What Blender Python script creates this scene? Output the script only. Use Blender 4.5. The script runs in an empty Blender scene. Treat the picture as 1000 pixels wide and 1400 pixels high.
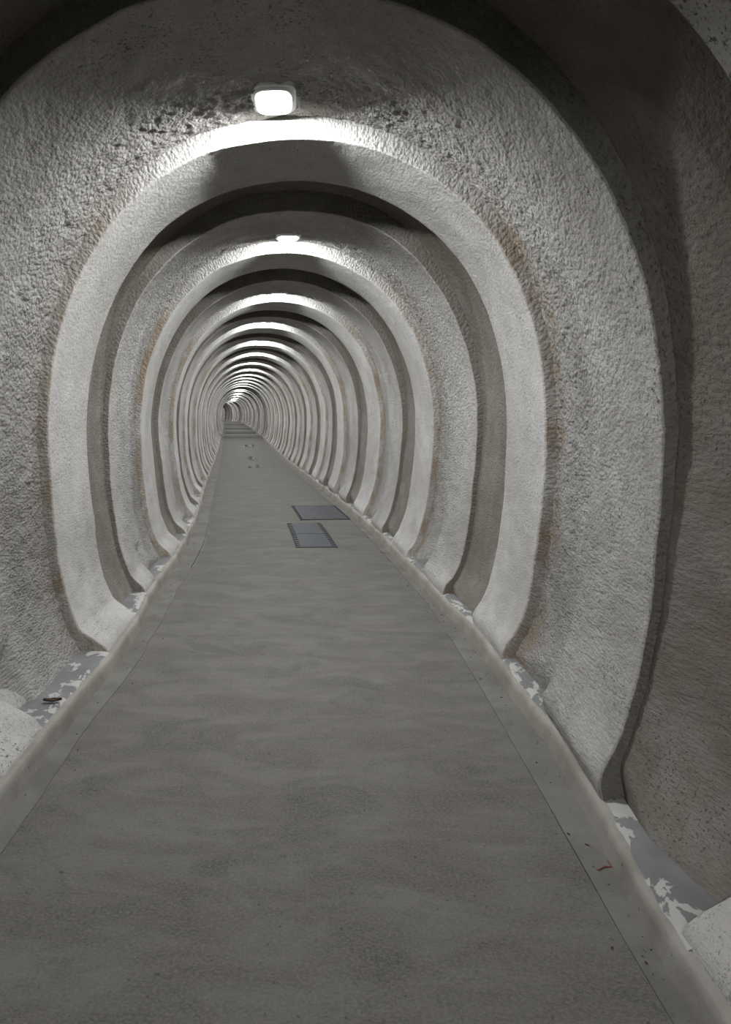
import bpy, math, random
import numpy as np
from mathutils import Vector

# ------------------------------------------------------------------ camera, world, exposure
scene = bpy.context.scene
COL = scene.collection
CAM_H = 1.20                                   # eye height above the walkway
cam_data = bpy.data.cameras.new('camera')
cam_data.sensor_fit = 'HORIZONTAL'
cam_data.sensor_width = 36.0
cam_data.lens = 36.0 * 0.850
cam_data.shift_x = 0.1345
cam_data.shift_y = -0.1286
cam_data.clip_start = 0.02
cam_data.clip_end = 300
cam = bpy.data.objects.new('camera', cam_data)
cam.location = (0, 0, CAM_H)
cam.rotation_euler = (math.pi / 2, 0, 0.108)
COL.objects.link(cam)
scene.camera = cam

world = bpy.data.worlds.new('world')
scene.world = world
world.use_nodes = True
world.node_tree.nodes['Background'].inputs[0].default_value = (0, 0, 0, 1)
world.node_tree.nodes['Background'].inputs[1].default_value = 0.0

vs = scene.view_settings
vs.view_transform = 'Standard'
vs.look = 'None'
vs.gamma = 1.0
vs.use_curve_mapping = False
vs.exposure = 0.0
LAMP_EMIT = 90.0                               # glow of the lamps' glass
LAMP_WATT = 47.0                               # what each lamp throws down and forward
LAMP_COL = (0.925, 0.955, 1.0, 1)
scene.cycles.diffuse_bounces = 8
scene.cycles.max_bounces = 10
scene.cycles.use_denoising = True
scene.cycles.sample_clamp_indirect = 8.0

random.seed(4)
rng = np.random.default_rng(11)

# ------------------------------------------------------------------ the tunnel's line and section
X0, KAP, S1 = -0.117, -0.0222, 7.366           # gentle left-hand bend, then straight, then a bend again
S2, KAP2 = 64.0, -0.035
SB, PITCH = 2.941, 1.0291                      # first complete rib and the spacing of the ribs


def head(s):
    s = np.asarray(s, float)
    return KAP * np.clip(s, 0, S1) - 0.0004 * np.clip(s - S1, 0, S2 - S1) + KAP2 * np.clip(s - S2, 0, None)


def base_x(s):
    s = np.asarray(s, float)
    a = np.clip(s, 0, S1)
    b = np.clip(s - S1, 0, None)
    c = np.clip(s - S2, 0, None)
    return X0 + KAP * a * a / 2 + KAP * S1 * b - 0.0004 * b * b / 2 + KAP2 * c * c / 2


WOB_S = [-8, 0.0, 1.45, 1.883, 2.942, 3.48, 3.976, 5.0, 6.03, 7.07, 8.08, 9.11, 10.14, 11.17, 13, 90]
WOB_X = [0, 0.0, 0.0, -0.068, 0.014, 0.030, 0.017, 0.012, 0.004, 0.027, -0.013, -0.015, -0.023, 0.014, 0, 0]


def rise(s):
    return 0.009 * np.clip(np.asarray(s, float) - 18, 0, None)


def smooth(t):
    t = np.clip(t, 0, 1)
    return t * t * (3 - 2 * t)


def floor_z(s):
    s = np.asarray(s, float)
    return rise(s) + 0.17 * smooth((s - 14) / 18.0) + 0.05 * (s > 34.6) + 0.035 * (s > 42.5) + 0.035 * (s > 55)


KL_S = [-8, 1.79, 2.24, 2.84, 3.42, 3.90, 4.27, 4.97, 6.1, 7.6, 10.9, 13.7, 90]
KL_X = [-0.84, -0.84, -0.846, -0.828, -0.836, -0.869, -0.884, -0.877, -0.883, -0.89, -0.94, -0.945, -0.93]
KR_S = [-8, 1.0, 1.31, 1.57, 1.95, 2.31, 2.78, 3.46, 3.85, 4.36, 5.03, 6.0, 7.14, 9, 15, 90]
KR_X = [0.84, 0.84, 0.85, 0.867, 0.914, 0.945, 0.950, 0.972, 0.950, 0.950, 0.935, 0.954, 0.965, 0.985, 0.97, 0.96]


def kl(s): return np.interp(s, KL_S, KL_X)
def kr(s): return np.interp(s, KR_S, KR_X)

ZC = CAM_H - 0.115


def Rphi(ph):
    r = 1.3225 + 0 * ph
    for k, c in zip(range(2, 7), (0.1226, 0.0230, -0.0333, 0.0169, -0.0086)):
        r = r + c * np.cos(k * ph)
    return r


def section(s, ph, depth, skirt=0.0):
    """world points of the lining: s along the tunnel, ph around it from the crown, depth outward from the rib face"""
    r = Rphi(ph) + depth
    x = r * np.sin(ph)
    z = r * np.cos(ph)
    zz = ZC + z
    if skirt == 2:                               # the lining stays behind the kerb
        wob = np.interp(s, WOB_S, WOB_X)
        foot = np.where(x < 0, np.minimum(x, kl(s) - wob - 0.13), np.maximum(x, kr(s) - wob + 0.10))
        x = x + (foot - x) * smooth((0.26 + floor_z(s) - rise(s) - zz) / 0.18)
    elif skirt:
        wob = np.interp(s, WOB_S, WOB_X)
        foot = np.where(x < 0, kl(s) - wob - 0.036 - depth, kr(s) - wob + 0.036 + depth)
        x = x + (foot - x) * smooth((0.19 + floor_z(s) - rise(s) - zz) / 0.13)
    t = head(s)
    cx = base_x(s) + np.interp(s, WOB_S, WOB_X)
    return np.stack([cx + x * np.cos(t), s - x * np.sin(t), zz + rise(s)], -1)


def along(s, rel, z):
    """a point at sideways distance rel from the tunnel's line"""
    t = head(s)
    return np.stack(np.broadcast_arrays(base_x(s) + rel * np.cos(t), s - rel * np.sin(t), z), -1)


# ------------------------------------------------------------------ noise for real relief
def vnoise(x, y, z, seed=0):
    xi, yi, zi = np.floor(x).astype(np.int64), np.floor(y).astype(np.int64), np.floor(z).astype(np.int64)
    fx, fy, fz = x - xi, y - yi, z - zi
    fx, fy, fz = fx * fx * (3 - 2 * fx), fy * fy * (3 - 2 * fy), fz * fz * (3 - 2 * fz)

    def h(a, b, c):
        n = (a * 374761393 + b * 668265263 + c * 2147483647 + seed * 974711) & 0xFFFFFFFF
        n = ((n ^ (n >> 13)) * 1274126177) & 0xFFFFFFFF
        n = (n ^ (n >> 16)) & 0xFFFFFFFF
        n = (n * 2246822519) & 0xFFFFFFFF
        return ((n ^ (n >> 15)) & 0xFFFF) / 32767.5 - 1.0
    out = 0
    for a in (0, 1):
        for b in (0, 1):
            for c in (0, 1):
                w = (fx if a else 1 - fx) * (fy if b else 1 - fy) * (fz if c else 1 - fz)
                out = out + w * h(xi + a, yi + b, zi + c)
    return out


def relief(s, ph, rough, fine=True):
    """outward displacement in metres of sprayed concrete; rough 0..1"""
    arc = Rphi(ph) * ph
    d = 0.010 * vnoise(arc * 1.7, s * 1.5, 0 * s, 1) + 0.004 * vnoise(arc * 5, s * 5, 0 * s, 2)
    if fine:
        a = vnoise(arc * 16, s * 16, 0 * s, 3)
        b = vnoise(arc * 36, s * 25, 0 * s, 4)
        c = vnoise(arc * 56, s * 40, 0 * s, 5)
        d = d + rough * (0.0042 * a + 0.0050 * b + 0.0048 * c)
    return d


# ------------------------------------------------------------------ mesh helpers
def link(o, parent=None):
    COL.objects.link(o)
    if parent is not None:
        o.parent = parent
    return o


def tag(o, label=None, cat=None, group=None, kind=None):
    for k, v in (('label', label), ('category', cat), ('group', group), ('kind', kind)):
        if v:
            o[k] = v
    return o


def mesh_obj(name, verts, faces, material, parent=None, smooth_shade=False):
    me = bpy.data.meshes.new(name)
    me.from_pydata([tuple(v) for v in verts], [], faces)
    me.update()
    if smooth_shade:
        me.polygons.foreach_set('use_smooth', [True] * len(me.polygons))
    if material is not None:
        me.materials.append(material)
    return link(bpy.data.objects.new(name, me), parent)


def grid_obj(name, P, material, parent=None, attrs=None, flip=False):
    """a smooth sheet from an (n, m, 3) array of points"""
    n, m = P.shape[:2]
    idx = np.arange(n * m).reshape(n, m)
    q = np.stack([idx[:-1, :-1], idx[1:, :-1], idx[1:, 1:], idx[:-1, 1:]], -1).reshape(-1, 4)
    if flip:
        q = q[:, ::-1]
    me = bpy.data.meshes.new(name)
    me.vertices.add(n * m)
    me.vertices.foreach_set('co', P.reshape(-1).astype(np.float32))
    me.loops.add(q.size)
    me.loops.foreach_set('vertex_index', q.reshape(-1).astype(np.int32))
    me.polygons.add(len(q))
    me.polygons.foreach_set('loop_start', (np.arange(len(q)) * 4).astype(np.int32))
    me.polygons.foreach_set('use_smooth', np.ones(len(q), bool))
    me.update(calc_edges=True)
    for k, v in (attrs or {}).items():
        v = np.asarray(v, np.float32)
        if v.ndim == 3:
            a = me.attributes.new(k, 'FLOAT_VECTOR', 'POINT')
            a.data.foreach_set('vector', v.reshape(-1))
        else:
            a = me.attributes.new(k, 'FLOAT', 'POINT')
            a.data.foreach_set('value', v.reshape(-1))
    me.materials.append(material)
    return link(bpy.data.objects.new(name, me), parent)


def box_mesh(bx):
    """verts and faces of several boxes given as (x0,x1,y0,y1,z0,z1)"""
    V, F = [], []
    for x0, x1, y0, y1, z0, z1 in bx:
        b = len(V)
        V += [(x0, y0, z0), (x1, y0, z0), (x1, y1, z0), (x0, y1, z0), (x0, y0, z1), (x1, y0, z1), (x1, y1, z1), (x0, y1, z1)]
        F += [tuple(b + i for i in f) for f in ((3, 2, 1, 0), (4, 5, 6, 7), (0, 1, 5, 4), (1, 2, 6, 5), (2, 3, 7, 6), (3, 0, 4, 7))]
    return V, F


# ------------------------------------------------------------------ materials
class NT:
    def __init__(self, name):
        self.m = bpy.data.materials.new(name)
        self.m.use_nodes = True
        self.t = self.m.node_tree
        self.b = self.t.nodes['Principled BSDF']
        self.b.inputs['Roughness'].default_value = 0.9
        self.b.inputs['Specular IOR Level'].default_value = 0.12

    def n(self, typ, **kw):
        nd = self.t.nodes.new(typ)
        for k, v in kw.items():
            setattr(nd, k, v)
        return nd

    def put(self, sock, v):
        if isinstance(v, bpy.types.NodeSocket):
            self.t.links.new(v, sock)
        elif v is not None:
            sock.default_value = v

    def attr(self, name, vec=False):
        a = self.n('ShaderNodeAttribute', attribute_name=name)
        return a.outputs['Vector' if vec else 'Fac']

    def coord(self):
        return self.n('ShaderNodeTexCoord').outputs['Object']

    def scale(self, v, sc):
        m = self.n('ShaderNodeMapping')
        self.put(m.inputs['Vector'], v)
        m.inputs['Scale'].default_value = sc
        return m.outputs[0]

    def noise(self, v, scale, detail=3, rough=0.55, dist=0.0):
        nd = self.n('ShaderNodeTexNoise')
        self.put(nd.inputs['Vector'], v)
        nd.inputs['Scale'].default_value = scale
        nd.inputs['Detail'].default_value = detail
        nd.inputs['Roughness'].default_value = rough
        nd.inputs['Distortion'].default_value = dist
        return nd.outputs['Fac']

    def voro(self, v, scale, rnd=1.0):
        nd = self.n('ShaderNodeTexVoronoi')
        self.put(nd.inputs['Vector'], v)
        nd.inputs['Scale'].default_value = scale
        nd.inputs['Randomness'].default_value = rnd
        return nd.outputs['Distance']

    def ramp(self, v, lo, hi, a=0.0, b=1.0):
        nd = self.n('ShaderNodeMapRange', interpolation_type='SMOOTHSTEP')
        self.put(nd.inputs['Value'], v)
        for k, x in zip(('From Min', 'From Max', 'To Min', 'To Max'), (lo, hi, a, b)):
            self.put(nd.inputs[k], x)
        return nd.outputs[0]

    def math(self, op, a, b=None):
        nd = self.n('ShaderNodeMath', operation=op)
        self.put(nd.inputs[0], a)
        if b is not None:
            self.put(nd.inputs[1], b)
        return nd.outputs[0]

    def mix(self, f, a, b, blend='MIX'):
        nd = self.n('ShaderNodeMix', data_type='RGBA', blend_type=blend)
        self.put(nd.inputs[0], f)
        self.put(nd.inputs[6], a)
        self.put(nd.inputs[7], b)
        return nd.outputs[2]

    def bump(self, hgt, strength, dist, prev=None):
        nd = self.n('ShaderNodeBump')
        self.put(nd.inputs['Height'], hgt)
        self.put(nd.inputs['Strength'], strength)
        nd.inputs['Distance'].default_value = dist
        if prev is not None:
            self.put(nd.inputs['Normal'], prev)
        return nd.outputs[0]

    def done(self, col, rough=None, normal=None):
        self.put(self.b.inputs['Base Color'], col)
        if rough is not None:
            self.put(self.b.inputs['Roughness'], rough)
        if normal is not None:
            self.put(self.b.inputs['Normal'], normal)
        return self.m


def concrete_material(name, dark, light, pit_amount, stain_col=(0.20, 0.150, 0.098, 1)):
    k = NT(name)
    v = k.attr('flat', True)                    # metres around, metres along
    rough = k.attr('rough')
    stain = k.attr('stain')
    big = k.noise(v, 1.6, 4, 0.6)
    col = k.mix(k.ramp(big, 0.32, 0.68), dark, light)
    mid = k.noise(v, 9, 4, 0.65, 0.3)
    col = k.mix(k.ramp(mid, 0.3, 0.75, 0.0, 0.35), col, (dark[0] * 0.62, dark[1] * 0.61, dark[2] * 0.58, 1))
    grain = k.noise(v, 150, 2, 0.7)
    col = k.mix(k.ramp(grain, 0.30, 0.70, 0.0, 0.5), (light[0] * 1.1, light[1] * 1.1, light[2] * 1.1, 1), col, 'MULTIPLY') if False else col
    speck = k.ramp(grain, 0.43, 0.33)
    col = k.mix(k.math('MULTIPLY', speck, 0.65), col, (0.09, 0.085, 0.08, 1))
    # open pores, drawn out around the tunnel
    pv = k.scale(v, (0.7, 1.0, 1.0))
    pores = k.noise(pv, 105, 2.5, 0.6)
    where = k.ramp(k.noise(v, 3.1, 2), 0.40, 0.64, 0.05, 1.0)
    pit = k.math('MULTIPLY', k.ramp(pores, 0.42, 0.34), k.math('MULTIPLY', where, pit_amount))
    col = k.mix(pit, col, (0.045, 0.042, 0.038, 1))
    # rust and damp stains
    sm = k.math('MULTIPLY', stain, k.ramp(k.noise(k.scale(v, (0.7, 1.3, 1)), 4.5, 5, 0.7), 0.34, 0.70))
    col = k.mix(sm, col, stain_col)
    # relief
    bv = k.scale(v, (1.0, 0.62, 1.0))
    amt = k.math('ADD', k.math('MULTIPLY', rough, 0.85), 0.12)
    peb = k.math('ADD', k.noise(bv, 70, 4, 0.7), k.math('MULTIPLY', k.voro(bv, 70), -0.7))
    n1 = k.bump(peb, amt, 0.030)
    n2 = k.bump(k.noise(bv, 190, 3, 0.65), 0.6, 0.006, n1)
    n3 = k.bump(k.math('SUBTRACT', 1.0, pit), 0.6, 0.006, n2)
    return k.done(col, 0.92, n3)


M = {}
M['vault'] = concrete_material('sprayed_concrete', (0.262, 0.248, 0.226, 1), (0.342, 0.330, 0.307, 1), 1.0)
M['hollow'] = concrete_material('shaded_brown_concrete', (0.128, 0.117, 0.100, 1), (0.190, 0.178, 0.158, 1), 0.7, (0.118, 0.090, 0.060, 1))  # brown stain, darkened further to put the unlit hollows' shade into the colour
M['rib_smooth'] = concrete_material('rendered_concrete', (0.305, 0.292, 0.266, 1), (0.372, 0.360, 0.336, 1), 0.8)
M['rib_rough'] = concrete_material('coarse_concrete', (0.275, 0.262, 0.240, 1), (0.357, 0.344, 0.320, 1), 0.8)


def floor_material():
    k = NT('trowelled_floor')
    v = k.attr('flat', True)                    # metres across, metres along
    streak = k.noise(k.scale(v, (0.8, 2.2, 1)), 3.4, 6, 0.72, 0.6)
    col = k.mix(k.ramp(streak, 0.28, 0.72), (0.060, 0.055, 0.047, 1), (0.102, 0.095, 0.081, 1))
    blot = k.noise(k.scale(v, (0.9, 1.3, 1)), 3.2, 6, 0.72, 0.8)
    col = k.mix(k.ramp(blot, 0.47, 0.70, 0.0, 0.85), col, (0.040, 0.039, 0.036, 1))
    fine = k.noise(k.scale(v, (1.0, 1.5, 1)), 110, 4, 0.75)
    col = k.mix(k.ramp(fine, 0.35, 0.72, 0.0, 0.75), col, (0.132, 0.124, 0.108, 1))
    dark = k.ramp(k.noise(v, 55, 2, 0.5), 0.31, 0.25)
    col = k.mix(k.math('MULTIPLY', dark, 0.75), col, (0.04, 0.038, 0.035, 1))
    nb = k.bump(k.noise(k.scale(v, (1, 2.4, 1)), 60, 4, 0.65), 0.35, 0.004)
    rg = k.ramp(blot, 0.3, 0.7, 0.88, 0.75)
    return k.done(col, rg, nb)


def strip_material(name, a, b):
    k = NT(name)
    v = k.attr('flat', True)
    col = k.mix(k.ramp(k.noise(v, 4, 5, 0.65), 0.3, 0.7), a, b)
    dirt = k.ramp(k.noise(v, 38, 3, 0.6), 0.33, 0.25)
    col = k.mix(k.math('MULTIPLY', dirt, 0.8), col, (0.05, 0.047, 0.042, 1))
    nb = k.bump(k.noise(v, 80, 3, 0.6), 0.35, 0.004)
    return k.done(col, 0.8, nb)


M['floor'] = floor_material()
M['strip'] = strip_material('side_strip_cement', (0.086, 0.080, 0.069, 1), (0.124, 0.117, 0.102, 1))
M['kerb'] = strip_material('kerb_cement', (0.150, 0.139, 0.118, 1), (0.225, 0.212, 0.184, 1))


def ledge_material():
    k = NT('peeling_grey_paint')
    v = k.attr('flat', True)
    grey = k.mix(k.ramp(k.noise(v, 7, 3), 0.3, 0.7), (0.108, 0.107, 0.103, 1), (0.135, 0.134, 0.129, 1))
    edge = k.attr('rough')                       # 1 along the borders of the ledge
    p = k.math('ADD', k.noise(k.scale(v, (1.0, 0.7, 1)), 9, 5, 0.65, 0.5), k.math('MULTIPLY', edge, 0.17))
    peel = k.ramp(p, 0.605, 0.625)
    col = k.mix(peel, grey, (0.28, 0.27, 0.25, 1))
    nb = k.bump(k.math('SUBTRACT', 1.0, peel), 0.6, 0.003)
    return k.done(col, 0.75, nb)


M['ledge'] = ledge_material()


def plain(name, col, rough=0.6, metal=0.0, noise=0.0, nscale=30):
    k = NT(name)
    k.b.inputs['Metallic'].default_value = metal
    c = col
    if noise:
        c = k.mix(k.ramp(k.noise(k.coord(), nscale, 4, 0.6), 0.3, 0.7, 0.0, noise), col, (col[0] * 0.45, col[1] * 0.45, col[2] * 0.45, 1))
    return k.done(c, rough)


M['steel'] = plain('galvanised_plate', (0.062, 0.064, 0.067, 1), 0.55, 0.25, 0.5, 14)
M['dark_gap'] = plain('dark_gap', (0.012, 0.011, 0.010, 1), 0.9, 0, 0.3)
M['iron'] = plain('dark_iron_frame', (0.030, 0.029, 0.027, 1), 0.7, 0.3, 0.4)
M['lamp_white'] = plain('white_enamel', (0.72, 0.73, 0.73, 1), 0.4, 0, 0.12)
M['mortar'] = plain('broken_mortar', (0.50, 0.49, 0.47, 1), 0.95, 0, 0.55, 40)
M['debris'] = plain('dry_litter', (0.045, 0.036, 0.028, 1), 0.9, 0, 0.4, 60)
M['leaf'] = plain('dead_leaf', (0.05, 0.03, 0.022, 1), 0.8, 0, 0.4, 60)
M['twig'] = plain('red_brown_twig', (0.13, 0.045, 0.03, 1), 0.8, 0, 0.4, 60)

g = NT('glowing_glass')
g.t.nodes.remove(g.b)
em = g.n('ShaderNodeEmission')
em.inputs['Color'].default_value = LAMP_COL
em.inputs['Strength'].default_value = LAMP_EMIT
g.t.links.new(em.outputs[0], g.t.nodes['Material Output'].inputs['Surface'])
M['glow'] = g.m

w = NT('shallow_water')
w.b.inputs['Base Color'].default_value = (0.06, 0.06, 0.06, 1)
w.b.inputs['Roughness'].default_value = 0.04
w.b.inputs['Specular IOR Level'].default_value = 1.0
M['water'] = w.m

# ------------------------------------------------------------------ the vault and its ribs
S_MIN, S_END = -6.4, 93.0
PHM = math.radians(149)
K0 = int(math.floor((S_MIN - SB) / PITCH)) + 1
K1 = int(math.floor((S_END - SB) / PITCH)) - 1
DS = {-1: -0.026, 1: 0.008, 2: 0.008, 3: 0.004, 4: 0.012}


def rib_near(k):
    return SB + k * PITCH + DS.get(k, 0.0)


def lit_after(k):
    """every other hollow holds a lamp: the one that follows an odd rib"""
    return k % 2 != 0


def phi_steps(s):
    if s < 3.4 and s > 0.2: return 700
    if s < 5.2 and s > -1: return 480
    if s < 9: return 300
    if s < 16: return 190
    if s < 34: return 120
    return 80


def s_step(s):
    if s < 3.4 and s > 0.2: return 0.0105
    if s < 5.2 and s > -1: return 0.015
    if s < 9: return 0.026
    if s < 16: return 0.05
    return 0.09


def flat_coords(S, PH):
    return np.stack([Rphi(PH) * PH, S, 0 * S], -1)


vault_S, vault_D, vault_R, vault_T = [], [], [], []
SOFFIT = {0: 0.545, 1: 0.55}
LAMP_BACK = 0.275                                # lamps sit this far before the next rib
LAMP_OFF = {-1: -0.055, 1: 0.0}


def lamp_offset(k):
    return LAMP_OFF.get(k, 0.02 * math.sin(k * 2.1))



def hollow_depth(ph):
    """how far the hollows lie behind the rib faces: deepest at the crown"""
    return 0.056 + 0.049 * np.exp(-(ph / 0.75) ** 2)


def shoulder(u, ph):
    """the ribs before a lamp fall away in a slow curve: depth at a distance u behind their near edge"""
    return hollow_depth(ph) * (np.clip(u - 0.39, 0, None) / 0.64) ** 1.35


# the continuous lining that shows in the hollows between the ribs, one sheet per density band, joined as one mesh
def build_vault():
    verts, faces, fl, ro, st, mi = [], [], [], [], [], []
    base = 0
    for k in range(K0, K1):
        a = rib_near(k) + (0.28 if lit_after(k) else 0.50)
        b = rib_near(k + 1) + 0.05
        n = max(5, int((b - a) / s_step((a + b) / 2)) + 2)
        m = phi_steps((a + b) / 2) + 1
        s = np.linspace(a, b, n)
        ph = np.linspace(-PHM, PHM, m)
        S, PH = np.meshgrid(s, ph, indexing='ij')
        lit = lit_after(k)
        deep = 0.10 if abs(rib_near(k) - 29.8) < 1.1 else 0.0
        rough = 0.62 + 0.38 * smooth((S - a - 0.22) / 0.2) if lit else np.full(S.shape, 0.22)
        side = smooth((np.abs(PH) - 2.0) / 0.5)
        rough = rough * (1 - 0.45 * side)
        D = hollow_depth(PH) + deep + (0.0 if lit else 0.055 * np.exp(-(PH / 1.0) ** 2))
        if lit:
            D = shoulder(S - rib_near(k), PH) + deep + 0.06 * (1 - smooth((S - rib_near(k) - 0.46) / 0.08))
        # cove where the lining meets the next rib
        t = np.clip((S - (rib_near(k + 1) - 0.10)) / 0.10, 0, 1)
        D = D - (0.004 if lit else 0.022) * t * t
        D = D + relief(S, PH, rough, (a < 16))
        stain = smooth((S - (rib_near(k + 1) - 0.26)) / 0.2) * smooth((np.abs(PH) - 0.45) / 0.4) * (0.45 + 0.5 * (PH > 0)) if lit else np.full(S.shape, 0.45)  # unlit hollows get a brown base stain that also deepens their painted shade
        P = section(S, PH, D, 2)
        idx = base + np.arange(n * m).reshape(n, m)
        q = np.stack([idx[:-1, :-1], idx[1:, :-1], idx[1:, 1:], idx[:-1, 1:]], -1).reshape(-1, 4)
        verts.append(P.reshape(-1, 3)); faces.append(q)
        fl.append(flat_coords(S, PH).reshape(-1, 3)); ro.append(rough.ravel()); st.append(stain.ravel())
        base += n * m
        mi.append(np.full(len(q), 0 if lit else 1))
    V = np.concatenate(verts); Q = np.concatenate(faces)
    me = bpy.data.meshes.new('wall_vault')
    me.vertices.add(len(V)); me.vertices.foreach_set('co', V.ravel().astype(np.float32))
    me.loops.add(Q.size); me.loops.foreach_set('vertex_index', Q.ravel().astype(np.int32))
    me.polygons.add(len(Q)); me.polygons.foreach_set('loop_start', (np.arange(len(Q)) * 4).astype(np.int32))
    me.polygons.foreach_set('use_smooth', np.ones(len(Q), bool))
    me.update(calc_edges=True)
    for nm, arr, ty, key in (('flat', np.concatenate(fl), 'FLOAT_VECTOR', 'vector'), ('rough', np.concatenate(ro), 'FLOAT', 'value'), ('stain', np.concatenate(st), 'FLOAT', 'value')):
        at = me.attributes.new(nm, ty, 'POINT')
        at.data.foreach_set(key, arr.ravel().astype(np.float32))
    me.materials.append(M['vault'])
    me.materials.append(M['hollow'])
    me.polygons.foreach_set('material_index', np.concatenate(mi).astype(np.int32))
    return link(bpy.data.objects.new('wall_vault', me))


vault = build_vault()
tag(vault, 'grey sprayed concrete lining of the oval tunnel between its ribs', 'tunnel wall', kind='structure')


def build_rib(k):
    sn = rib_near(k)
    lit = lit_after(k)
    st = s_step(sn + 0.2)
    m = phi_steps(sn + 0.2) + 1
    prof = []                                    # (s, depth, rough, front)
    r = 0.010
    nf = max(3, int(0.10 / st))
    for d in np.linspace(0.175, r, nf):
        prof.append((sn, d, 0.5, 1.0))
    for a in ((20, 45, 70) if sn < 16 else (45,)):
        a = math.radians(a)
        prof.append((sn + r * (1 - math.cos(a)), r * (1 - math.sin(a)), 0.25, 0.5))
    if not lit:
        w_ = SOFFIT[0]
        n = max(3, int((w_ - 2 * r) / st))
        for u in np.linspace(0, 1, n):
            prof.append((sn + r + (w_ - 2 * r) * u, 0.0, 0.10, 0.0))
        for a in ((20, 45, 70) if sn < 16 else (45,)):
            a = math.radians(a)
            prof.append((sn + w_ - r + r * math.sin(a), r * (1 - math.cos(a)), 0.15, 0.0))
        for d in np.linspace(r, 0.18, nf):
            prof.append((sn + w_, d, 0.4, 0.0))
    else:
        w_ = SOFFIT[1]
        n = max(4, int(w_ / st))
        for u in np.linspace(0, 1, n):
            prof.append((sn + r + (w_ - r) * u, 0.0, 0.28 + 0.36 * u, 0.0))
        for d in (0.01, 0.03, 0.09):
            prof.append((sn + w_ + 0.01, d, 0.64, 0.0))
    prof = np.array(prof)
    ph = np.linspace(-PHM, PHM, m)
    S = np.repeat(prof[:, :1], m, 1)
    D = np.repeat(prof[:, 1:2], m, 1)
    RO = np.repeat(prof[:, 2:3], m, 1)
    FR = np.repeat(prof[:, 3:4], m, 1)
    PH = np.repeat(ph[None, :], len(prof), 0)
    if lit:
        D = D + shoulder(S - sn, PH)
        # at the left foot these ribs end sooner and leave the ledge free
        D = D + 0.15 * smooth((S - sn - 0.32) / 0.07) * smooth((-PH - 2.17) / 0.16)
    side = smooth((np.abs(PH) - 2.0) / 0.5)
    RO = RO * (1 - 0.45 * side)
    arc = Rphi(PH) * PH
    wob = 0.007 * vnoise(arc * 2.3, 0 * arc + k * 7.1, 0 * arc, 21) + 0.003 * vnoise(arc * 9, 0 * arc + k * 3.7, 0 * arc, 22)
    S2_ = S + wob
    D2 = D + relief(S2_, PH, RO, sn < 16)
    P = section(S2_, PH, D2, 1.0)
    stain = FR * smooth((np.abs(PH) - 0.45) / 0.4) * 0.9
    if lit:
        stain = stain * (0.2 if k == -1 else 0.6)
    mat = M['rib_rough'] if lit else M['rib_smooth']
    rib = grid_obj('rib', P, mat, vault, {'flat': flat_coords(S2_ + np.minimum(D, 0.175) * np.where(FR > 0.4, -1, 1), PH) + np.array([0, 0, 0.37 * (k % 11)]), 'rough': RO, 'stain': stain})
    if lit:                                      # the face towards the unlit hollow shares its brown stain and painted-in shade
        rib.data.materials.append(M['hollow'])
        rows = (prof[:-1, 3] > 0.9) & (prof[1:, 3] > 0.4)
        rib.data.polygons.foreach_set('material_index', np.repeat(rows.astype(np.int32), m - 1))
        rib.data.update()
    return rib


for k in range(K0, K1 + 1):
    build_rib(k)

# ------------------------------------------------------------------ walkway, side strips, kerbs
def strip_l(s): return np.interp(s, [-8, 1.6, 2.3, 3.2, 4.4, 5.2, 6.1, 8.2, 17.7, 90], [-0.765, -0.766, -0.772, -0.745, -0.775, -0.735, -0.728, -0.764, -0.82, -0.83])
def strip_r(s): return np.interp(s, [-8, 1.5, 2.0, 2.25, 3.0, 4.0, 90], [0.80, 0.803, 0.82, 0.828, 0.86, 0.89, 0.93])


def s_samples(a, b):
    out = [a]
    while out[-1] < b:
        s = out[-1]
        out.append(s + (0.04 if s < 8 else 0.12 if s < 20 else 0.5))
    out[-1] = b
    return np.array(out)


def band(name, s, x0, x1, z0, z1, nx, mat, parent=None, wob=0.0, edge=0.0, seed=5):
    """a sheet along the tunnel between two sideways lines"""
    u = np.linspace(0, 1, nx)
    S, U = np.meshgrid(s, u, indexing='ij')
    X = x0(S) * (1 - U) + x1(S) * U
    if edge:
        X = X + edge * vnoise(S * 9, 0 * S, 0 * S, seed) * ((U == 0) | (U == 1))
    Z = (z0(S) if callable(z0) else z0) * (1 - U) + (z1(S) if callable(z1) else z1) * U
    if wob:
        Z = Z + wob * (vnoise(X * 3, S * 2.2, 0 * S, seed) + 0.5 * vnoise(X * 9, S * 8, 0 * S, seed + 1))
    P = along(S, X, Z)
    return grid_obj(name, P, mat, parent, {'flat': np.stack([X, S, 0 * S], -1), 'rough': 0 * S, 'stain': 0 * S})


def sheet(name, pts_rows, mat, parent=None):
    """rows of (x, z) functions along s -> one strip with several creases"""
    s, rows = pts_rows
    X = np.stack([r[0] for r in rows], 1)
    Z = np.stack([r[1] for r in rows], 1)
    S = np.repeat(s[:, None], X.shape[1], 1)
    P = along(S, X, Z)
    arcx = np.cumsum(np.concatenate([np.zeros((len(s), 1)), np.hypot(np.diff(X, axis=1), np.diff(Z, axis=1))], 1), 1)
    return grid_obj(name, P, mat, parent, {'flat': np.stack([arcx + X[:, :1], S, 0 * S], -1), 'rough': 0 * S, 'stain': 0 * S})


def set_flat(o):
    o.data.polygons.foreach_set('use_smooth', np.zeros(len(o.data.polygons), bool))
    o.data.update()


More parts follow.
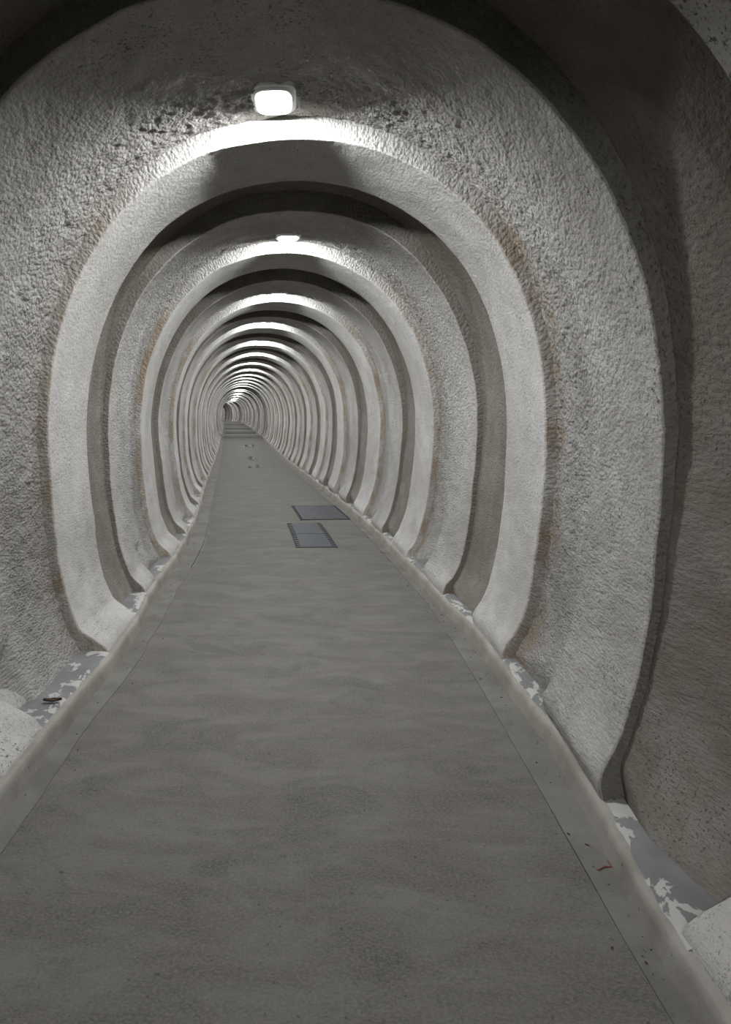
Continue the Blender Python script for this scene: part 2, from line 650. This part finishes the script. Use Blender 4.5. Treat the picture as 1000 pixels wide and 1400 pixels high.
STEP_S = [S_MIN, 34.6, 42.5, 55.0, S_END]
s = s_samples(S_MIN, STEP_S[1])
floor = band('floor', s, lambda q: strip_l(q) + np.where(q > 5.0, 0.002, -0.02), lambda q: strip_r(q) + np.where(q < 3.0, 0.0, 0.02), lambda q: floor_z(q - 1e-4), lambda q: floor_z(q - 1e-4), 40, M['floor'], wob=0.0016)
tag(floor, 'dark grey trowelled concrete walkway running down the tunnel', 'floor', kind='structure')
for a, b in zip(STEP_S[1:-1], STEP_S[2:]):      # three low steps far down the tunnel
    ss = np.concatenate([[a, a], s_samples(a, b)])
    u = np.linspace(-1, 1, 9)
    S, U = np.meshgrid(ss, u, indexing='ij')
    X = np.where(U < 0, -strip_l(S) * U, strip_r(S) * U)
    Z = floor_z(S + 1e-3)
    Z[0, :] = floor_z(np.array(a - 1e-3)) - 0.02
    Z[-1, :] = floor_z(np.array(b - 1e-3))
    st_ = grid_obj('step_slab', along(S, X, Z), M['floor'], floor, {'flat': np.stack([X, S + 0.3 * (Z), 0 * S], -1), 'rough': 0 * S, 'stain': 0 * S})
    set_flat(st_)

s = s_samples(S_MIN, S_END)
fz = floor_z(s)
# side strips, a few millimetres lower than the walkway, with an open joint along it
for side in (-1, 1):
    if side < 0:
        inner = strip_l(s); outer = kl(s) - 0.04
        joint = np.where(s > 5.0, 0.021, 0.0)
    else:
        inner = strip_r(s); outer = kr(s) + 0.04
        joint = np.where(s < 3.0, 0.003, 0.0)
    jit = 0.006 * vnoise(s * 3, 0 * s, 0 * s, 31 + side) + 0.003 * vnoise(s * 14, 0 * s, 0 * s, 35 + side)
    flush = joint == 0
    jit = np.where(flush, jit, jit * 0.12)
    edge = inner + side * joint + jit
    rows = [(inner - side * 0.02, fz - 0.016), (edge, fz - 0.014), (edge, fz + np.where(flush, 0.0028, -0.0015)), (0.5 * (edge + outer), fz + 0.003), (outer, fz + 0.004)]
    o = sheet('side_strip', (s, rows), M['strip'], floor)
    set_flat(o)

LEDGE = 0.070
for side, nm, lab in ((-1, 'trim_1', 'low pale concrete kerb along the left foot of the tunnel wall'), (1, 'trim_2', 'low pale concrete kerb along the right foot of the tunnel wall')):
    kx = kl(s) if side < 0 else kr(s)
    jit = 0.005 * vnoise(s * 4, 0 * s, 0 * s, 41 + side) + 0.004 * vnoise(s * 17, 0 * s, 0 * s, 44 + side)
    b = kx + jit
    hz = LEDGE + 0.004 * vnoise(s * 2.7, 0 * s, 0 * s, 47 + side)
    rows = [(b, fz - 0.02), (b + side * 0.004, fz + 0.004), (b + side * 0.014, fz + 0.6 * hz), (b + side * 0.018, fz + hz - 0.006), (b + side * 0.026, fz + hz), (b + side * 0.12, fz + hz + 0.001), (b + side * 0.45, fz + hz + 0.002)]
    kerb = sheet(nm, (s, rows), M['kerb'])
    tag(kerb, lab, 'kerb', kind='structure')
    # painted ledge slabs lying on the kerb in the hollows
    for k in range(-2, 12):
        a = rib_near(k) + (0.50 if not lit_after(k) else 0.30 if side < 0 else 0.44)
        e = rib_near(k + 1) + 0.03
        n, m = 26, 14
        sv = np.linspace(a, e, n); u = np.linspace(0, 1, m)
        S, U = np.meshgrid(sv, u, indexing='ij')
        kxx = kl(S) if side < 0 else kr(S)
        inset = 0.034 + 0.006 * vnoise(S * 13, 0 * S, 0 * S, 51) + 0.004 * vnoise(S * 40, 0 * S, 0 * S, 52)
        X = kxx + side * (inset + U * 0.34)
        Z = floor_z(S) + LEDGE + 0.008 + 0.002 * U
        Z[:, 0] -= 0.012
        RO = np.clip(1 - U / 0.28, 0, 1) * 0.7 + np.clip(1 - np.minimum(S - a, e - S) / 0.10, 0, 1) * 0.6
        led = grid_obj('ledge_slab', along(S, X, Z), M['ledge'], kerb, {'flat': np.stack([X, S, 0 * S], -1), 'rough': RO, 'stain': 0 * S})
        led['label'] = 'grey painted ledge with flaking patches'

# ------------------------------------------------------------------ lamps
def lathe_bowl(wx, wy, hz, nr, na, square=2.6):
    V, F = [], []
    for i in range(nr + 1):
        t = math.pi / 2 * i / nr
        rr, zz = math.cos(t), -math.sin(t) ** 0.8 * hz
        rr = rr ** 0.75
        for j in range(na):
            a = 2 * math.pi * j / na
            c, s_ = math.cos(a), math.sin(a)
            q = (abs(c) ** square + abs(s_) ** square) ** (-1 / square)
            V.append((wx * rr * q * c, wy * rr * q * s_, zz))
    for i in range(nr):
        for j in range(na):
            F.append((i * na + j, i * na + (j + 1) % na, (i + 1) * na + (j + 1) % na, (i + 1) * na + j))
    return V, F


def ring_plate(wx, wy, z0, z1, na, hole=0.0, square=5, lip=0.006):
    """rounded rectangular tray with bevelled lower edge"""
    V, F = [], []
    prof = [(1.0, z1), (1.0, z0 + lip), (1.0 - lip / wx, z0), (hole, z0)] + ([(hole, z0 + 0.02)] if hole else [])
    for sc, zz in prof:
        for j in range(na):
            a = 2 * math.pi * j / na
            c, s_ = math.cos(a), math.sin(a)
            q = (abs(c) ** square + abs(s_) ** square) ** (-1 / square)
            V.append((wx * sc * q * c, wy * sc * q * s_, zz))
    for i in range(len(prof) - 1):
        for j in range(na):
            F.append((i * na + j, (i + 1) * na + j, (i + 1) * na + (j + 1) % na, i * na + (j + 1) % na))
    return V, F


UNITS = ['first', 'second', 'third', 'fourth', 'fifth', 'sixth', 'seventh', 'eighth', 'ninth', 'tenth', 'eleventh', 'twelfth', 'thirteenth',
         'fourteenth', 'fifteenth', 'sixteenth', 'seventeenth', 'eighteenth', 'nineteenth']


def ordinal(n):
    if n < 20:
        return UNITS[n - 1]
    tens, u = divmod(n, 10)
    if u == 0:
        return {2: 'twentieth', 3: 'thirtieth', 4: 'fortieth', 5: 'fiftieth'}[tens]
    return {2: 'twenty', 3: 'thirty', 4: 'forty', 5: 'fifty'}[tens] + '-' + UNITS[u - 1]


def collar_mesh():
    V, F = [], []
    na, nr = 40, 7
    for i in range(nr):
        u = i / (nr - 1)
        for j in range(na):
            a = 2 * math.pi * j / na
            c, s_ = math.cos(a), math.sin(a)
            q = (abs(c) ** 4 + abs(s_) ** 4) ** (-1 / 4)
            rad = 0.099 + 0.028 * u + 0.006 * u * math.sin(a * 3 + 1) + 0.007 * random.uniform(-1, 1) * u
            z = 0.004 + 0.022 * u * u + random.uniform(-0.006, 0.006) * (0 < i)
            V.append((rad * q * c, (rad + 0.077) * q * s_, z))
    for i in range(nr - 1):
        for j in range(na):
            F.append((i * na + j, i * na + (j + 1) % na, (i + 1) * na + (j + 1) % na, (i + 1) * na + j))
    return V, F


def beam(src, factor):
    """lamps do not all burn alike"""
    nm = 'lamp_beam_%d' % round(factor * 100)
    d = bpy.data.lights.get(nm)
    if d is None:
        d = src.copy(); d.name = nm; d.energy = LAMP_WATT * factor
    return d


def make_lamp(first=None, factor=1.0):
    e = bpy.data.objects.new('ceiling_lamp', None)
    e.empty_display_size = 0.1
    link(e)
    if first is None:
        V, F = ring_plate(0.100, 0.178, 0.0, 0.06, 48, 0.0, 4.5, 0.008)
        mesh_obj('back_plate', V, F, M['lamp_white'], e, True)
        V, F = ring_plate(0.088, 0.162, -0.009, 0.004, 48, 0.87, 3.4, 0.004)
        mesh_obj('bezel', V, F, M['lamp_white'], e, True)
        V, F = lathe_bowl(0.075, 0.139, 0.009, 5, 24, 3.2)
        o = mesh_obj('glass_bowl', [(x, y, z - 0.0005) for x, y, z in V], F, M['glow'], e, True)
        V, F = collar_mesh()
        mesh_obj('mortar_collar', V, F, M['mortar'], e, False)
        ld = bpy.data.lights.new('lamp_beam', 'AREA')
        ld.shape = 'ELLIPSE'; ld.size = 0.13; ld.size_y = 0.06
        ld.energy = LAMP_WATT; ld.color = LAMP_COL[:3]
        lo = bpy.data.objects.new('lamp_beam', ld)
        lo.location = (0, 0.04, -0.021)
        lo.rotation_euler = (math.radians(11), 0, 0)
        link(lo, e)
    else:
        for ch in first.children:
            c = ch.copy(); COL.objects.link(c); c.parent = e
            if factor != 1.0 and c.type == 'LIGHT':
                c.data = beam(ch.data, factor)
    return e


first_lamp = None
lamp_i = 0
DEAD = {15, }
for k in range(K0, K1):
    if not lit_after(k):
        continue
    sn = rib_near(k + 1)
    sl = sn - LAMP_BACK
    if abs(sn - 30.5) < 1.0 or -1.0 < sl < 1.5 or (sl > 32 and (k // 2) % 3 == 0):
        continue
    e = make_lamp(first_lamp, 1.4 if k == -1 else 1.1 if sl > 32 else 1.0)
    if first_lamp is None:
        first_lamp = e
    off = lamp_offset(k)
    p = section(np.array(sl), np.array(off / 1.44), 0.045 + relief(np.array(sl), np.array(off / 1.44), np.array(0.0), False) + (0.008 if sl > 12 else 0.0))
    e.location = p
    e.rotation_euler = (0.15, 0, -float(head(sl)))
    if sl < 1.5:  # unseen lamps behind the viewpoint, kept on to lift the near rib's front
        lab = ['lamp on the tunnel ceiling right above the viewpoint', 'unseen fill lamp on the tunnel ceiling one bay behind the viewpoint', 'unseen fill lamp on the tunnel ceiling two bays behind the viewpoint', 'unseen fill lamp on the tunnel ceiling three bays behind the viewpoint', 'rearmost unseen fill lamp on the tunnel ceiling far behind the viewpoint'][min(4, int(round((0.6 - sl) / (2 * PITCH))))]
    else:
        lab = ('largest glowing white lamp on the tunnel ceiling, nearest of the row' if lamp_i == 0 else
               'glowing white lamp on the tunnel ceiling, %s in the row' % ordinal(lamp_i + 1))
        lamp_i += 1
    tag(e, lab, 'lamp', 'lamps along the tunnel ceiling')

# ------------------------------------------------------------------ covers in the walkway
def curved_box(name, s0, s1, x0, x1, z0, z1, mat, parent, n=6, origin=None):
    """a box that follows the tunnel's bend"""
    sv = np.linspace(s0, s1, n)
    V, F = [], []
    for q in sv:
        for x, z in ((x0, z0), (x1, z0), (x1, z1), (x0, z1)):
            p = along(np.array(q), np.array(x), np.array(float(floor_z(q)) + z))
            V.append(tuple(p - (origin if origin is not None else 0)))
    for i in range(n - 1):
        a, b = i * 4, i * 4 + 4
        for j in range(4):
            F.append((a + j, b + j, b + (j + 1) % 4, a + (j + 1) % 4))
    F.append((0, 1, 2, 3)); F.append(tuple(len(V) - 4 + j for j in (3, 2, 1, 0)))
    return mesh_obj(name, V, F, mat, parent)


def frame_bars(parent, s0, s1, x0, x1, o, t=0.016, h=0.007):
    curved_box('frame_bar', s0 - t, s0, x0 - t, x1 + t, -0.01, h, M['iron'], parent, 2, o)
    curved_box('frame_bar', s1, s1 + t, x0 - t, x1 + t, -0.01, h, M['iron'], parent, 2, o)
    curved_box('frame_bar', s0, s1, x0 - t, x0, -0.01, h, M['iron'], parent, 8, o)
    curved_box('frame_bar', s0, s1, x1, x1 + t, -0.01, h, M['iron'], parent, 8, o)


def cover_root(name, s0, s1, x0, x1):
    o = along(np.array((s0 + s1) / 2), np.array((x0 + x1) / 2), np.array(float(floor_z((s0 + s1) / 2))))
    e = bpy.data.objects.new(name, None); e.empty_display_size = 0.1
    e.location = o
    link(e)
    return e, o


gs0, gs1, gx0, gx1 = 5.73, 7.01, 0.135, 0.505
e, o = cover_root('drain_grate', gs0, gs1, gx0, gx1)
tag(e, 'long steel drain cover of two panels with dark toothed edges in the walkway', 'drain cover')
frame_bars(e, gs0, gs1, gx0, gx1, o, 0.009, 0.0055)
curved_box('pit', gs0, gs1, gx0, gx1, -0.012, 0.0022, M['dark_gap'], e, 8, o)
half = [(gs0 + 0.006, 6.372), (6.386, gs1 - 0.006)]
for a, b in half:
    pn = curved_box('cover_panel', a, b, gx0 + 0.040, gx1 - 0.040, 0.0, 0.0065, M['steel'], e, 5, o)
    nt = 7
    for i in range(nt):
        ta = a + (b - a) * (i + 0.06) / nt
        tb = a + (b - a) * (i + 0.58) / nt
        for xa, xb in ((gx0 + 0.003, gx0 + 0.040), (gx1 - 0.040, gx1 - 0.003)):
            curved_box('tooth', ta, tb, xa, xb, 0.0, 0.0065, M['steel'], pn, 2, o)

gs0, gs1, gx0, gx1 = 7.27, 8.37, 0.325, 0.885
e, o = cover_root('inspection_cover', gs0, gs1, gx0, gx1)
tag(e, 'wide plain steel inspection cover in a dark frame beside the right kerb', 'inspection cover')
frame_bars(e, gs0, gs1, gx0, gx1, o, 0.020, 0.006)
curved_box('pit', gs0, gs1, gx0, gx1, -0.012, 0.002, M['dark_gap'], e, 8, o)
cp = curved_box('cover_plate', gs0 + 0.012, gs1 - 0.008, gx0 + 0.012, gx1 - 0.006, 0.0, 0.0065, M['steel'], e, 8, o)
for xx in (gx0 + 0.14, gx1 - 0.14):
    curved_box('lifting_slot', gs0 + 0.05, gs0 + 0.062, xx - 0.03, xx + 0.03, 0.006, 0.0072, M['dark_gap'], cp, 2, o)

# ------------------------------------------------------------------ puddles at the low point
def puddle(sc, rel, ls, lx, label, seed):
    rs = random.Random(seed)
    n = 36
    V, F = [], []
    org = along(np.array(sc), np.array(rel), np.array(float(floor_z(sc))))
    ph0 = [rs.uniform(0, 6.28) for _ in range(4)]
    for ring, z in ((1.0, 0.0005), (0.94, 0.0035)):
        for j in range(n):
            a = 2 * math.pi * j / n
            rr = ring * (1 + 0.22 * math.sin(2 * a + ph0[0]) + 0.16 * math.sin(3 * a + ph0[1]) + 0.10 * math.sin(5 * a + ph0[2]) + 0.05 * math.sin(9 * a + ph0[3]))
            q = sc + ls * rr * math.sin(a)
            p = along(np.array(q), np.array(rel + lx * rr * math.cos(a)), np.array(float(floor_z(q)) + z))
            V.append(tuple(p - org))
    for j in range(n):
        F.append((j, (j + 1) % n, n + (j + 1) % n, n + j))
    F.append(tuple(range(n, 2 * n)))
    ob = mesh_obj('puddle', V, F, M['water'], None, False)
    ob.location = org
    tag(ob, label, 'puddle', 'puddles on the walkway')


puddle(15.2, 0.10, 0.55, 0.17, 'nearest of the three small puddles on the far walkway', 3)
puddle(17.9, 0.08, 0.75, 0.15, 'middle one of the three small puddles on the far walkway', 5)
puddle(23.6, 0.20, 1.0, 0.28, 'farthest and widest of the three small puddles on the walkway', 8)

# ------------------------------------------------------------------ litter
def leaf_mesh(L, W, curl, seed):
    rs = random.Random(seed)
    V, F = [], []
    n = 8
    for i in range(n + 1):
        u = i / n
        hw = W * math.sin(math.pi * min(1, u * 1.02)) ** 0.8 * (1 + rs.uniform(-0.2, 0.2)) + 0.0006
        for t in (-1, 0, 1):
            V.append((L * (u - 0.5), hw * t, 0.002 + curl * (abs(t) * 0.8 + (u - 0.5) ** 2 * 2)))
    for i in range(n):
        for t in range(2):
            F.append((i * 3 + t, i * 3 + t + 1, i * 3 + t + 4, i * 3 + t + 3))
    nb = len(V)
    V += [(x, y, z + 0.0012) for x, y, z in V]
    F += [tuple(nb + q for q in reversed(f)) for f in F]
    return V, F


def place(o, s_, rel, z, rz):
    p = along(np.array(s_), np.array(rel), np.array(float(floor_z(s_)) + z))
    o.location = p
    o.rotation_euler = (0, 0, rz - float(head(s_)))


V, F = leaf_mesh(0.072, 0.012, 0.010, 2)
lf = mesh_obj('dead_leaf', V, F, M['leaf'], None)
place(lf, 2.39, -0.925, LEDGE + 0.012, 0.15)
tag(lf, 'dark curled dead leaf lying on the left painted ledge', 'leaf')

V, F = [], []
pts = [(0, 0, 0.003), (0.022, 0.006, 0.005), (0.043, 0.004, 0.003), (0.046, 0.026, 0.004)]
for i, (x, y, z) in enumerate(pts):
    for j in range(5):
        a = 2 * math.pi * j / 5
        V.append((x + 0.0018 * math.cos(a), y + 0.0018 * math.cos(a), z + 0.0018 * math.sin(a)))
for i in range(len(pts) - 1):
    for j in range(5):
        F.append((i * 5 + j, i * 5 + (j + 1) % 5, i * 5 + 5 + (j + 1) % 5, i * 5 + 5 + j))
tw = mesh_obj('twig', V, F, M['twig'], None)
place(tw, 1.70, 0.845, 0.0, 0.2)
tag(tw, 'bent red-brown twig on the strip beside the right kerb', 'twig')

V, F = [], []
for i in range(420):
    if random.random() < 0.68:
        s_ = random.uniform(0.9, 6.5) if random.random() < 0.75 else random.uniform(2.5, 6.8)
        rel = float(kr(s_)) - 0.008 - abs(random.gauss(0, 0.035))
    else:
        s_ = random.uniform(1.2, 6.0)
        rel = float(kl(s_)) + 0.008 + abs(random.gauss(0, 0.05))
    z = float(floor_z(s_)) + 0.002
    sz = random.choice((0.0010, 0.0014, 0.0020, 0.0034)) * (1 + 0.10 * s_)
    a = random.uniform(0, 6.28); el = random.uniform(0.6, 2.2)
    c, q = math.cos(a), math.sin(a)
    b = len(V)
    for x, y, h in ((-el, -0.7, 0), (el, -0.5, 0), (0.6 * el, 0.8, 0), (-0.7 * el, 0.6, 0), (0.1, 0, 0.8)):
        p = along(np.array(s_ + sz * (q * x + c * y)), np.array(rel + sz * (c * x - q * y)), np.array(z + sz * h))
        V.append(tuple(p))
    F += [(b, b + 1, b + 4), (b + 1, b + 2, b + 4), (b + 2, b + 3, b + 4), (b + 3, b, b + 4)]
cr = mesh_obj('litter_crumbs', V, F, M['debris'], None)
tag(cr, 'dark crumbs of grit and litter along the walkway edges', 'litter', kind='stuff')
